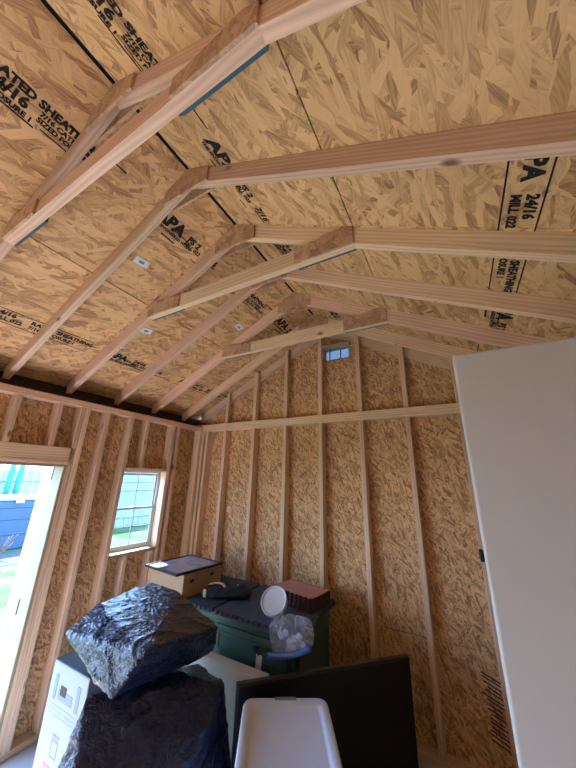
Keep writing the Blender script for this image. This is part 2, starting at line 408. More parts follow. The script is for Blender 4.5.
# ------------------------------------------------------------------ gable wall at the back
gy0, gy1 = .133, .149
VX0, VX1, VZ0, VZ1 = 2.30, 2.712, 3.43, 3.615
S2 = .125
def gable_sheath():
    bm = bmesh.new()
    def poly(pts):
        a = [bm.verts.new((x, z, .008)) for x, z in pts]; b = [bm.verts.new((x, z, -.008)) for x, z in pts]
        bm.faces.new(a); bm.faces.new(b[::-1]); n = len(pts)
        for i in range(n): bm.faces.new((a[i], b[i], b[(i+1) % n], a[(i+1) % n]))
    poly([(-.15, FL-.05), (W+.15, FL-.05), (W+.15, S2-g), (-.15, S2-g)])
    poly([(-.15, S2+g), (W+.15, S2+g), (W+.15, 2.50), (-.15, 2.50)])
    zt = lambda x: zroof(x)-.005
    xs = 0
    poly([(-.15, 2.503), (VX0, 2.503), (VX0, zt(VX0)), (-.15, zt(-.15))])
    poly([(VX1, 2.503), (W+.15, 2.503), (W+.15, zt(W+.15)), (VX1, zt(VX1))])
    poly([(VX0, 2.503), (VX1, 2.503), (VX1, VZ0), (VX0, VZ0)])
    poly([(VX0, VZ1), (VX1, VZ1), (VX1, zt(VX1)), (XR, zt(XR)), (VX0, zt(VX0))])
    bmesh.ops.recalc_face_normals(bm, faces=bm.faces)
    M = Matrix(((1, 0, 0, 0), (0, 0, -1, (gy0+gy1)/2), (0, 1, 0, 0), (0, 0, 0, 1)))
    return link('wall_back', mesh_bm(bm, 'wall_back'), OSB_WALL, M)
wb = tag(gable_sheath(), kind='structure')
box('bottom_plate', 0, W, 0, .133, FL, FL+T*.9, PINE, wb)
box('top_plate', 0, W, 0, .133, PT, PT+.038, PINE, wb); box('top_plate', -.133, W+.133, 0, .133, PT+.0385, PT+.117, PINE, wb)
XG, SG, SW = .4933, .5829, .057
box('corner_stud', 0.0, .057, 0, .133, FL+T*.9, PT, PINE, wb, axis='z'); box('corner_stud', .085, .142, 0, .133, FL+T*.9, PT, PINE, wb, axis='z')
for i in range(7): box('stud', XG+i*SG, XG+i*SG+SW, 0, .133, FL+T*.9, PT, PINE, wb, axis='z')
box('corner_stud', W-.045, W, 0, .133, FL+T*.9, PT, PINE, wb, axis='z')
for i in range(7):
    x = XG+i*SG
    zz = min(zroof(x), zroof(x+SW))-.012
    prism('gable_stud', [(x, PT+.118), (x+SW, PT+.118), (x+SW, zroof(x+SW)-.02), (x, zroof(x)-.02)], .002, .072, PINE, wb, ang=math.pi/2)
# gable end rafters
for s in (-1, 1):
    pts = [(XR, ZR-.01), (XR+s*2.45, zroof(XR+2.45)-.01), (XR+s*2.45, zroof(XR+2.45)-.158), (XR, ZR-.158)]
    prism('gable_rafter', pts, .075, .132, PINE, wb, ang=-s*A)
box('vent_header', VX0-.02, VX1+.02, .0, .132, VZ1+.002, VZ1+.03, JAMB, wb)
# gable vent
vt = tag(empty('window_2', ((VX0+VX1)/2, .1, VZ0)), kind='structure')
bm = bmesh.new()
for (a, b, c, d) in ((VX0, VX0+.02, VZ0, VZ1), (VX1-.02, VX1, VZ0, VZ1), (VX0+.02, VX1-.02, VZ0, VZ0+.012), (VX0+.02, VX1-.02, VZ1-.012, VZ1)):
    box_bm(b-a, .05, d-c, 0, 1, bm, ((a+b)/2, .158, (c+d)/2))
link('vent_frame', mesh_bm(bm, 'vent_frame'), SCREW, Matrix.Identity(4), vt)
for x in (2.385, 2.56): box('vent_bar', x-.009, x+.009, .142, .158, VZ0+.012, VZ1-.012, GREYP, vt, axis='z')
box('vent_dimmer', VX0+.02, VX1-.02, .160, .162, VZ0+.012, VZ1-.012, VENTDIM, vt, 0)  # added only to darken the sky behind the bars

for (y0, y1, z0, z1) in ((DY1+.02, WY0, FL-.05, 2.512), (WY0, WY1, FL-.05, WZ0-.0), (WY0, WY1, WZ1, 2.512), (WY1, .149, FL-.05, 2.512)):
    box('seam_backing', -.162, -.1495, y0, y1, z0, z1, FENCE, wl, 0)  # unseen backing added so no light leaks through the sheathing seams
for xa, xb in ((-.32, -.1505), (W+.1505, W+.32)): box('eave_return', xa, xb, .133, .162, 2.42, 2.70, OSB_WALL, wb, 0)
box('seam_backing', -.15, W+.15, .1495, .162, FL-.05, 2.6, FENCE, wb, 0)  # same added light-blocking backing, behind the gable wall
# ------------------------------------------------------------------ right wall and the wall behind the camera
wr = tag(box('wall_right', W+.133, W+.149, YF, .149, FL-.05, 2.60, OSB_WALL, None, 0, axis='y'), kind='structure')
box('bottom_plate', W, W+.133, YF, 0, FL, FL+T*.9, PINE, wr, axis='y'); box('top_plate', W, W+.133, YF, 0, PT, PT+.076, PINE, wr, axis='y')
for k in range(11): box('stud', W, W+.133, -.045-k*.6, -k*.6, FL+T*.9, PT, PINE, wr, axis='z')
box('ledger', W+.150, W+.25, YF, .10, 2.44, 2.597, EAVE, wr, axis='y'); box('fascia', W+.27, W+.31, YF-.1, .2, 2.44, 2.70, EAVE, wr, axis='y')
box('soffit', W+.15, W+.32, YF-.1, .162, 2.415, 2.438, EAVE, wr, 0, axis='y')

wf = tag(box('wall_front', -.1, W+.1, YF-.016, YF, FL-.05, 2.6, OSB_WALL, None, 0), kind='structure')
prism('gable_sheathing', [(-.1, 2.601), (W+.1, 2.601), (W+.1, zroof(W+.1)-.03), (XR, ZR-.03), (-.1, zroof(-.1)-.03)], YF-.016, YF, OSB_WALL, wf)
# ------------------------------------------------------------------ roof deck: sheets between the ridge and the eaves
roof = tag(empty('ceiling', (XR, -3, ZR)), kind='structure')
def stamp_mesh(kind):
    if kind == 0:
        L = [("RATED SHEATHING", .10, 0, .045), ("24/16", .13, 0, -.065), ("7/16 CATEGORY", .065, .38, -.02), ("SIZED FOR SPACING", .065, .38, -.08), ("EXPOSURE 1", .065, .0, -.135)]
    elif kind == 1:
        L = [("APA", .22, 0, .0), ("THE ENGINEERED WOOD", .055, 0, -.065), ("PS 2", .12, .50, .03), ("MILL 022", .075, .5, -.04), ("7/16", .13, .86, 0)]
    else:
        L = [("APA", .18, 0, .0), ("24/16", .11, .46, .05), ("MILL 022", .08, .46, -.03), ("THIS SIDE DOWN", .075, .0, -.085), ("7/16", .13, .90, .0)]
    L = [(t, z*.68, x*.68, y*.68) for t, z, x, y in L]
    bm = text_mesh(L)
    for k in range(5): # ink roller smudges
        x = random.uniform(0, .9); y = random.uniform(-.12, .1); add_quad(bm, x, x+random.uniform(.08, .3), y, y+random.uniform(.008, .016), 0)
    return mesh_bm(bm, 'stamp')
STM = [stamp_mesh(k) for k in range(3)]
for s_ in STM: s_.materials.append(INK)
bm = text_mesh([("APA", .11, -.08, -.02), ("24/16", .07, .2, .015), ("MILL 022", .06, .2, -.05), ("RATED SHEATHING", .065, .48, 0.01), ("7/16 EXPOSURE 1", .055, .48, -.05)])
add_quad(bm, -.13, 1.05, .080, .088); add_quad(bm, -.13, 1.05, -.088, -.080)
STL = mesh_bm(bm, 'stamp_lined'); STL.materials.append(INK)
def slope_M(side, u, y, off):
    """side -1 left, +1 right; u = horizontal distance from ridge; off below the deck's underside"""
    x = XR+side*u; z = zroof(x)
    n = Vector((-side*SL, 0, -1)).normalized()
    X = Vector((0, 1, 0)); Z = n; Y = Z.cross(X)
    M = Matrix.Identity(4)
    for i in range(3): M[i][0] = X[i]; M[i][1] = Y[i]; M[i][2] = Z[i]; M[i][3] = (Vector((x, y, z))+n*off)[i]
    return M
ysplit = [.25, -2.171, -4.610, YF-.1]
stt = 0
for side in (-1, 1):
    for (u0, u1) in ((.014, 1.1425), (1.1505, 2.60)):
        for y1, y0 in zip(ysplit, ysplit[1:]):
            um = (u0+u1)/2; ln = (u1-u0)/math.cos(A)
            M = slope_M(side, um, (y0+y1)/2, -.011)
            sh = link('roof_panel', mesh_bm(box_bm(y1-y0-.004, ln, .020, 0), 'roof_panel'), OSB_ROOF, M, roof)
            # grade stamps in ink
            if u0 < 1:
                for k, y in enumerate({-1: (-5.6, -4.7, -3.82, -2.72, -1.66, -.72), 1: (-5.4, -4.5, -3.78, -2.95, -1.9, -.9)}[side]):
                    if y0 <= y < y1: link('grade_stamp', STM[k % 2], None, slope_M(side, .42 if side < 0 else .38, y, .0016), sh)
                continue
            us = {(-1, True): [(.42, (0, 1))], (-1, False): [(1.92, (2, 3))], (1, True): [(.36, (0, 1))], (1, False): [(2.04, (3, 1))]}[(side, u0 < 1)]
            for u, kinds in us:
                y = y0+.10; k = 0
                while y < y1-.9:
                    kd = kinds[k % 2]
                    if side > 0 and u0 > 1:
                        if y1 < -2: break
                        y = max(y, -1.40)
                        kd = 1
                    me = STL if kd == 3 else STM[kd]
                    link('grade_stamp', me, None, slope_M(side, u+(0 if kd == 3 else random.uniform(-.02, .02)), y, .0016), sh)
                    y += 1.18; k += 1
for side in (-1, 1):
    prism('underlayment', [(XR, ZR+.012), (XR+side*2.62, zroof(XR+2.62)+.032), (XR+side*2.62, zroof(XR+2.62)+.050), (XR, ZR+.040)], YF-.1, .25, FELT, roof)
for (u, y, r) in ((.81, -2.53, .1), (1.43, -1.96, .2), (.775, -1.07, -.1)):
    bm = box_bm(.13, .075, .002, 0)
    bmesh.ops.translate(bm, vec=(0, 0, .0022), verts=bm.verts)
    st = link('paper_sticker', mesh_bm(bm, 'paper_sticker'), STICK, slope_M(-1, u, y, 0) @ Matrix.Rotation(r, 4, 'Z'), roof)
    link('sticker_print', mesh_bm(box_bm(.05, .03, .001, 0, 1, None, (0, 0, .0042)), 'sticker_print'), GREYP, slope_M(-1, u, y, 0) @ Matrix.Rotation(r, 4, 'Z'), st)
lowp = [o for o in bpy.data.objects if o.name.startswith('roof_panel')][10]
link('grade_stamp', STL, None, slope_M(1, 2.04, -2.60, .0018), lowp)
# stickers on the back wall
for x, z in ((2.316, 1.168), (.608, 1.19)):
    box('paper_sticker', x-.02, x+.035, .1305, .1325, z-.04, z+.04, STICK, wb, 0)
bm = bmesh.new()
for i in range(16):
    z = -.07-i*.032; a = random.uniform(-.12, .0)
    bmesh.ops.create_cube(bm, size=1, matrix=Matrix.Translation((3.92+random.uniform(-.01, .02), .1315, z)) @ Matrix.Rotation(.35, 4, 'Y') @ Matrix.Diagonal((.22+a, .002, .010, 1)))
link('grade_stamp', mesh_bm(bm, 'grade_stamp'), INK, Matrix.Identity(4), wb)

# ------------------------------------------------------------------ trusses
names = {0: 'pine roof truss nearest the back wall, no tie beam', 1: 'pine roof truss with tie beam nearest the gable vent', 2: 'pine roof truss without tie beam, between the two tie-beam trusses farthest back',
         3: 'pine roof truss with the middle of the three tie beams', 4: 'pine roof truss without tie beam, the nearer one of its kind overhead', 5: 'nearest pine roof truss overhead with a large tie beam and blue-edged gusset'}
def truss(k, tie):
    yn = -k*.6096+.2861; yf = yn+.057
    r = empty('roof_truss', (XR, (yn+yf)/2, 2.6))
    tag(r, names[k-1], 'roof truss', 'roof trusses under the roof deck')
    e = .002
    for s in (-1, 1):
        xe = XR+s*2.51
        zb = TIEZ+SL*(1.141)   # underside height at the ridge line
        pts = [(XR+s*.001, ZR-e), (xe, zroof(xe)-e), (xe, zb-SL*2.51), (XR+s*.001, zb)]
        prism('rafter', pts, yn, yf, PINE, r, ang=-s*A)
    gt = .017
    for (a, b) in ((yn-gt, yn-.0005), (yf+.0005, yf+gt)):
        w = .235
        prism('ridge_gusset', [(XR, ZR-.006), (XR+w, zroof(XR+w)-.006), (XR+w, ZR-.262), (XR-w, ZR-.262), (XR-w, zroof(XR-w)-.006)], a, b, OSB_GUS, r, edge_mat=OSB_GUS)
    if tie:
        L = XR-1.141; h = .14
        prism('tie_beam', [(L, TIEZ), (2*XR-L, TIEZ), (2*XR-L-h/SL, TIEZ+h), (L+h/SL, TIEZ+h)], yn, yf, PINE, r)
        for s in (-1, 1):
            for (a, b) in ((yn-gt, yn-.0005), (yf+.0005, yf+gt)):
                q = lambda d: XR+s*d
                pts = [(q(.66), TIEZ), (q(1.141), TIEZ), (q(1.141), zroof(XR+1.141)-.006), (q(1.06), zroof(XR+1.06)-.006), (q(.88), TIEZ+.15), (q(.66), TIEZ+.125)]
                prism('tie_gusset', pts, a, b, OSB_GUS, r, edge_mat=EDGE if a > yn else OSB_GUS)
    return r
for k in range(1, 7): truss(k, k % 2 == 0)
for k in (7, 8, 9, 10):
    pass

# ------------------------------------------------------------------ tall white panel on the right
pn = box('tall_panel', 3.945, 4.60, -2.33, -2.27, FL, 2.248, PANEL, None, .012, seg=3)
tag(pn, 'tall plain white panel standing upright at the right edge', 'panel')
for z in (1.38,): box('latch', 3.928, 3.944, -2.315, -2.285, z-.022, z+.022, IRON, pn, .004)

# ------------------------------------------------------------------ green dresser with foam mats
dr = empty('green_dresser', (1.48, -.58, FL)); tag(dr, 'dark green wooden dresser against the back wall under foam mats', 'dresser')
DX0, DX1, DYF, DYB, DZ = .52, 2.44, -.99, -.13, .325
box('body', DX0+.03, DX1-.03, DYF+.02, DYB, FL+.06, DZ-.05, GREEN, dr, .006)
box('top_board', DX0, DX1, DYF-.015, DYB+.01, DZ-.049, DZ, GREEN, dr, .012, seg=2)
box('plinth', DX0+.02, DX1-.02, DYF+.03, DYB, FL, FL+.06, GREEN, dr, .004)
nd = 2
for i in range(nd):
    xa = DX0+.08+i*(DX1-DX0-.12)/nd; xb = xa+(DX1-DX0-.12)/nd-.05
    for j, (z0, z1) in enumerate(((-.02, .23), (-.36, -.06), (-.71, -.40))):
        d = box('drawer', xa, xb, DYF-.006, DYF+.019, z0, z1, GREEN, dr, .006, seg=2)
        bm = bmesh.new(); t = .022
        for (a, b, c, e2) in ((xa+.04, xb-.04, z1-.045-t, z1-.045), (xa+.04, xb-.04, z0+.045, z0+.045+t), (xa+.04, xa+.04+t, z0+.045+t, z1-.045-t), (xb-.04-t, xb-.04, z0+.045+t, z1-.045-t)):
            box_bm(b-a, .012, e2-c, .003, 1, bm, ((a+b)/2, DYF-.010, (c+e2)/2))
        link('moulding', mesh_bm(bm, 'moulding'), GREEN, Matrix.Identity(4), d)
        xk = (xa+xb)/2
        if i == 1: xk = 2.04
        link('knob', mesh_bm(lathe_bm([(0, .055), (.018, .052), (.024, .038), (.018, .022), (.008, .012), (.010, 0), (0, 0)], 16), 'knob', True), IRON, Matrix.Translation((xk, DYF-.0065, (z0+z1)/2+.05)) @ Matrix.Rotation(math.pi/2, 4, 'X'), d)
# side panel moulding on the right flank
bm = bmesh.new()
for (a, b, c, e2) in ((-.90, -.22, .14, .165), (-.90, -.22, -.66, -.635), (-.90, -.875, -.635, .14), (-.245, -.22, -.635, .14)):
    box_bm(.014, b-a, e2-c, .003, 1, bm, (DX1-.024, (a+b)/2, (c+e2)/2))
link('side_moulding', mesh_bm(bm, 'side_moulding'), GREEN, Matrix.Identity(4), dr)

def foam_tile_bm(w, d, h, n=12, tooth=.022, sides='fblr'):
    def edge(p, q, on):
        P = Vector(p); Q = Vector(q); D = Q-P; nrm = Vector((D.y, -D.x)).normalized(); out = []
        if not on: return [P]
        for i in range(n):
            for t, o in ((0, 0), (.30, 0), (.22, 1), (.78, 1), (.70, 0)):
                out.append(P+D*((i+t)/n)+nrm*(tooth*o))
        return out
    c = [(-w/2, -d/2), (w/2, -d/2), (w/2, d/2), (-w/2, d/2)]
    pts = edge(c[0], c[1], 'f' in sides)+edge(c[1], c[2], 'r' in sides)+edge(c[2], c[3], 'b' in sides)+edge(c[3], c[0], 'l' in sides)
    bm = bmesh.new()
    a = [bm.verts.new((p.x, p.y, 0)) for p in pts]; b = [bm.verts.new((p.x, p.y, h)) for p in pts]
    bm.faces.new(a[::-1]); bm.faces.new(b); m = len(pts)
    for i in range(m): bm.faces.new((a[i], a[(i+1) % m], b[(i+1) % m], b[i]))
    return bm
for x, lab in ((.985, 'dark blue foam mat on the dresser under the cardboard box and pouch'), (1.985, 'dark blue foam mat on the right half of the dresser under the foam stack')):
    o = link('foam_mat', mesh_bm(foam_tile_bm(.95 if x < 1 else .975, .90, .034, 15, .022, 'fbl' if x < 1 else 'fbr'), 'foam_mat'), FOAM, Matrix.Translation((x, -.58, DZ+.0008)))
    tag(o, lab, 'foam mat', 'interlocking foam mats on the dresser')
MT = DZ+.0352
# stack of small foam tiles
labs = ['maroon foam tile at the bottom of the small stack on the dresser', 'maroon foam tile second from the bottom of the small stack', 'maroon foam tile second from the top of the small stack', 'rose-topped foam tile on top of the small stack on the dresser']
for i in range(4):
    me = mesh_bm(foam_tile_bm(.54, .34, .033, 9, .02), 'foam_tile')
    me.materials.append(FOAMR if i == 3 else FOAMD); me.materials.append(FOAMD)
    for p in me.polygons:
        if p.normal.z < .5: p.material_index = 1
    o = link('foam_tile', me, None, Matrix.Translation((2.16+.004*i, -.38-.003*(i % 2), MT+.0008+i*.0338)) @ Matrix.Rotation(-.2+.02*(i % 3), 4, 'Z'))
    tag(o, labs[i], 'foam tile', 'small stack of foam tiles')
# white round lid leaning on the stack
ldm = lathe_bm([(0, .0), (.115, .0), (.128, .006), (.135, .02), (.135, .055), (.128, .062), (.118, .055), (.114, .048), (.0, .046)], 48)
cam_loc = Vector((3.8926, -3.8602, 1.65))
lc = Vector((2.105, -.83, MT+.108))
nrm = Vector((.15, -.70, .62)).normalized()
q = nrm.to_track_quat('Z', 'Y').to_matrix().to_4x4()
ld = link('round_lid', mesh_bm(ldm, 'round_lid', False), WPLAS, Matrix.Translation(lc) @ q)
tag(ld, 'round white plastic lid leaning against the stack of foam tiles', 'lid')
# cardboard box, picture frame
cb = empty('cardboard_box', (.745, -.74, MT)); tag(cb, 'open-topped brown cardboard box on the left end of the dresser', 'cardboard box')
bx0, bx1, by0, by1, bz0, bz1 = .43, 1.04, -1.06, -.42, MT+.001, .60
bm = bmesh.new()
for (a, b, c, d, e1, f1) in ((bx0, bx0+.012, by0, by1, bz0, bz1), (bx1-.012, bx1, by0, by1, bz0, bz1), (bx0+.012, bx1-.012, by0, by0+.012, bz0, bz1), (bx0+.012, bx1-.012, by1-.012, by1, bz0, bz1), (bx0+.012, bx1-.012, by0+.012, by1-.012, bz0, bz0+.012)):
    box_bm(b-a, d-c, f1-e1, .002, 1, bm, ((a+b)/2, (c+d)/2, (e1+f1)/2))
link('carton', mesh_bm(bm, 'carton'), CARD, Matrix.Identity(4), cb)
for y in (-.93, -.60): box('hand_slot', bx1+.0002, bx1+.002, y-.03, y+.03, .50, .535, STRAP, cb, 0)
fr = empty('picture_frame', (.74, -.78, .602), -.12); tag(fr, 'flat blue-grey picture in a black frame lying on the cardboard box', 'picture frame')
def inm(p, name, sx, sy, sz, c, mat, bev=.003):
    return link(name, mesh_bm(box_bm(sx, sy, sz, bev), name), mat, WM[p.name] @ Matrix.Translation(c), p)
RX = Matrix.Rotation(.0, 4, 'X')
inm(fr, 'backing', .60, .64, .012, (0, 0, .008), STRAP)
bm = bmesh.new()
for (sx, sy, c) in ((.64, .025, (0, .3275, .014)), (.64, .025, (0, -.3275, .014)), (.025, .63, (.3075, 0, .014)), (-.025, .63, (-.3075, 0, .014))): box_bm(abs(sx), sy, .026, .003, 1, bm, c)
link('frame_edge', mesh_bm(bm, 'frame_edge'), STRAP, WM[fr.name].copy(), fr)
def artm():
    m, nt, b = new_mat('picture_print'); tc = N(nt, 'ShaderNodeTexCoord')
    v = N(nt, 'ShaderNodeTexNoise'); v.inputs['Scale'].default_value = 7; v.inputs['Detail'].default_value = 3; nt.links.new(tc.outputs['Object'], v.inputs['Vector'])
    nt.links.new(ramp(nt, v.outputs[0], [(.35, (.16, .18, .26)), (.5, (.30, .31, .36)), (.62, (.36, .27, .2)), (.75, (.45, .45, .5))]), b.inputs['Base Color']); b.inputs['Roughness'].default_value = .18
    return m
inm(fr, 'picture', .588, .625, .003, (0, 0, .0165), artm(), 0)

# ------------------------------------------------------------------ crumpled soft shapes
def blob(name, pts, voxel, mat, amp, seed, parent=None, smooth_it=6, freq=5.0, ridge=1.0, grow=1.0):
    c = sum((Vector(p) for p in pts), Vector())/len(pts)
    bm = bmesh.new()
    for p in pts: bm.verts.new((Vector(p)-c)*grow)
    bmesh.ops.convex_hull(bm, input=bm.verts[:])
    for v in [v for v in bm.verts if not v.link_faces]: bm.verts.remove(v)
    me = bpy.data.meshes.new(name); bm.to_mesh(me); bm.free()
    o = bpy.data.objects.new('tmp', me); col.objects.link(o)
    m1 = o.modifiers.new('r', 'REMESH'); m1.mode = 'VOXEL'; m1.voxel_size = voxel; m1.use_smooth_shade = True
    m2 = o.modifiers.new('s', 'SMOOTH'); m2.iterations = smooth_it; m2.factor = .6
    bpy.context.view_layer.update()
    me2 = bpy.data.meshes.new_from_object(o.evaluated_get(bpy.context.evaluated_depsgraph_get()))
    bpy.data.objects.remove(o)
    off = Vector((seed*3.7, seed*1.3, seed*7.1))
    nr = [v.normal.copy() for v in me2.vertices]
    for v, n in zip(me2.vertices, nr):
        p = v.co+off
        w = noise.noise_vector(p*1.7)*.35
        q1 = (p+w)*freq
        f = noise.noise(Vector((q1.x*.7, q1.y*1.1, q1.z*.55)))
        r1 = 1-abs(noise.noise(Vector((q1.x*1.3, q1.y*.6, q1.z*1.5))+Vector((9, 2, 4))))*2.6
        r2 = 1-abs(noise.noise(q1*2.3+Vector((3, 8, 1))))*2.4
        d = f*1.1+ridge*(max(r1, 0)**2*.8+max(r2, 0)**3*.3)-.2
        v.co = v.co+n*d*amp
    for p in me2.polygons: p.use_smooth = True
    me2.name = name
    return link(name, me2, mat, Matrix.Translation(c), parent)

ub = [(1.15,-2.30,.52), (1.09,-2.05,.61), (.98,-1.45,.62), (1.38,-1.45,.60), (1.93,-1.50,.45), (1.945,-2.20,.56), (1.876,-1.459,.26), (1.80,-2.29,.32), (1.86,-1.70,.27), (1.29,-2.18,.42),
      (1.13,-2.12,.42), (1.0,-1.5,.36), (1.2,-1.5,.36), (1.72,-1.5,.31), (1.52,-2.2,.40), (1.70,-2.28,.31)]
o = blob('trash_bag', ub, .013, TRASH, .012, 1, freq=3.4, grow=1.03); tag(o, 'black plastic trash bag pulled over a bulky load, lying above the white box', 'trash bag', 'black trash bags')
lb = [(1.75,-1.48,.12), (2.07,-1.54,.12), (2.16,-1.50,-.35), (1.84,-2.02,.10), (1.55,-2.16,.02), (1.56,-2.36,-.12), (1.80,-2.42,-.2), (1.64,-1.55,.1), (1.62,-1.5,-.76), (2.1,-1.5,-.76), (1.62,-2.4,-.76), (1.9,-2.4,-.76), (2.12,-2.0,-.76), (2.14,-1.9,-.1), (1.72,-2.2,.16), (1.68,-1.9,.24), (1.57,-2.31,.25), (1.57,-2.42,-.1)]
o = blob('trash_bag', lb, .014, TRASH, .014, 4, freq=3.4, grow=1.04); tag(o, 'full black plastic trash bag on the floor between white box and black television', 'trash bag', 'black trash bags')

# ------------------------------------------------------------------ white printed box
w0 = empty('white_box', (1.22, -2.0, FL)); tag(w0, 'tall white printed carton with dark top standing left of the trash bags', 'box')
wx0, wx1, wy0_, wy1_, wz1 = .985, 1.455, -2.24, -1.82, .30
box('carton', wx0, wx1, wy0_, wy1_, FL, wz1-.006, WCARD, w0, .005)
box('dark_top', wx0+.001, wx1-.001, wy0_+.001, wy1_-.001, wz1-.006, wz1, DARKTOP, w0, .002)
yf = wy0_-.0012
def flat(name, rects, mat, parent, extra=None):
    bm = bmesh.new()
    for (a, b, c, d) in rects: box_bm(b-a, .0012, d-c, 0, 1, bm, ((a+b)/2, yf, (c+d)/2))
    return link(name, mesh_bm(bm, name), mat, Matrix.Identity(4), parent)
flat('printed_picture', [(1.045, 1.085, .08, .225), (1.34, 1.38, .08, .225), (1.115, 1.30, .09, .15)], GREYP, w0)
bm = box_bm(.075, .0014, .055, .0, 1, None, (1.175, yf-.0012, .15)); link('printed_picture', mesh_bm(bm, 'p'), STRAP, Matrix.Identity(4), w0)
rr = []
for z in (.045, .02, -.005):
    x = 1.02
    while x < 1.40:
        wd_ = random.uniform(.01, .03); rr.append((x, min(x+wd_, 1.41), z, z+.013)); x += wd_+.007
flat('printed_text', rr, GREYL, w0)
flat('printed_icon', [(1.155, 1.235, .0-.10, .0-.085), (1.155, 1.235, -.125, -.11), (1.155, 1.16, -.20, -.125), (1.23, 1.235, -.20, -.125), (1.155, 1.235, -.205, -.198)], GREYP, w0)
flat('printed_logo', [(1.10, 1.20, -.37, -.25)], REDP, w0)
bm = text_mesh([("THE", .03, 0, .06), ("HOME", .03, .008, .032), ("DEPOT", .03, .0, .004)])
link('logo_lettering', mesh_bm(bm, 'logo_lettering'), WCARD, Matrix.Translation((1.105, yf-.0012, -.357)) @ Matrix.Rotation(math.pi/2, 4, 'X'), w0)
flat('printed_band', [(1.06, 1.12, -.46, -.41)], GREYP, w0)

# ------------------------------------------------------------------ cream cabinet in front of the dresser
cr_ = empty('cream_cabinet', (1.82, -1.17, FL)); tag(cr_, 'low cream white cabinet standing just in front of the green dresser', 'cabinet')
box('body', 1.36, 2.27, -1.27, -1.20, FL, .06, CREAM, cr_, .004)
box('top_board', 1.34, 2.29, -1.29, -1.19, .0605, .10, CREAM, cr_, .008, seg=2)

# ------------------------------------------------------------------ television
ta = math.atan2(-.435+1.558, 3.304-2.224); tl = math.hypot(1.08, 1.123)
tv = empty('television', (2.764, -.9965, FL), ta); tag(tv, 'large black flat television standing on the floor behind the white tote', 'television')
Mtv = WM[tv.name]
def tvp(name, sx, sy, sz, c, mat, bev=.004): return link(name, mesh_bm(box_bm(sx, sy, sz, bev), name), mat, Mtv @ Matrix.Translation(c), tv)
tvp('housing', tl, .05, .955, (0, .027, .0+.0+.4925), TVB, .008)
tvp('screen', tl-.03, .004, .90, (0, -.0005, .50), TVM, 0)
tvp('back_cover', tl*.6, .06, .5, (0, .084, .42), TVB, .02)
for s in (-1, 1): tvp('foot', .05, .30, .014, (s*.5, .03, .0075), TVB)

# ------------------------------------------------------------------ white storage tote
ua = math.atan2(.319, .524)
tt = empty('storage_tote', (2.80, -1.80, FL), ua); tag(tt, 'white plastic storage tote with recessed lid in the foreground', 'storage tote')
Mt = WM[tt.name]
LW, LD = .61, .90
def rr_loop(w, d, r, n=6):
    out = []
    for cx_, cy_, a0 in ((w/2-r, d/2-r, 0), (-w/2+r, d/2-r, 90), (-w/2+r, -d/2+r, 180), (w/2-r, -d/2+r, 270)):
        for i in range(n+1): a = math.radians(a0+90*i/n); out.append((cx_+r*math.cos(a), cy_+r*math.sin(a)))
    return out
def loft(rings, cap0=True, cap1=True):
    bm = bmesh.new(); V = []
    for w, d, r, z in rings: V.append([bm.verts.new((x, y, z)) for x, y in rr_loop(w, d, r)])
    n = len(V[0])
    for A_, B_ in zip(V, V[1:]):
        for i in range(n): bm.faces.new((A_[i], A_[(i+1) % n], B_[(i+1) % n], B_[i]))
    if cap0: bm.faces.new(V[0][::-1])
    if cap1: bm.faces.new(V[-1])
    bmesh.ops.recalc_face_normals(bm, faces=bm.faces)
    return bm
def sm(me):
    for p in me.polygons: p.use_smooth = True
    return me
H = .93
link('tub', sm(mesh_bm(loft([(LW-.17, LD-.17, .05, .001), (LW-.16, LD-.16, .06, .02), (LW-.075, LD-.075, .06, H-.06)]), 'tub')), TOTE, Mt, tt)
link('lid', sm(mesh_bm(loft([(LW-.05, LD-.05, .06, H-.055), (LW-.015, LD-.015, .065, H-.055), (LW-.003, LD-.003, .07, H-.045), (LW, LD, .07, H-.015), (LW-.012, LD-.012, .068, H-.003), (LW-.03, LD-.03, .06, H), (LW-.10, LD-.13, .04, H), (LW-.115, LD-.15, .038, H-.005), (LW-.13, LD-.165, .035, H-.016), (LW-.15, LD-.19, .03, H-.018)]), 'lid')), TOTE, Mt, tt)
link('latch', mesh_bm(box_bm(.16, .035, .02, .006, 2), 'latch'), TOTEL, Mt @ Matrix.Translation((.0, LD/2-.018, H-.006)), tt)

# ------------------------------------------------------------------ small things on the dresser
pouch_pts = []
for i in range(14):
    a = i/14*2*math.pi
    for z, s in ((.0, .85), (.05, 1), (.105, .62)):
        pouch_pts.append((1.385+.29*s*math.cos(a), -.72+.16*s*math.sin(a)+.10*math.cos(a), MT+.018+z*.9))
o = blob('black_pouch', pouch_pts, .010, CLOTH, .012, 9, smooth_it=4); tag(o, 'black fabric pouch with tan handle lying beside the cardboard box', 'pouch')
tube('handle', [(1.19, -.86, MT+.075), (1.20, -.80, MT+.115), (1.25, -.76, MT+.13), (1.33, -.74, MT+.13), (1.40, -.76, MT+.115)], .018, TAN, o, .6)
box('hang_label', 1.20, 1.245, -.905, -.893, MT+.02, MT+.10, TAN, o, .003)
box('zip_pull', 1.46, 1.53, -.63, -.61, MT+.10, MT+.112, PAPER, o, .003)
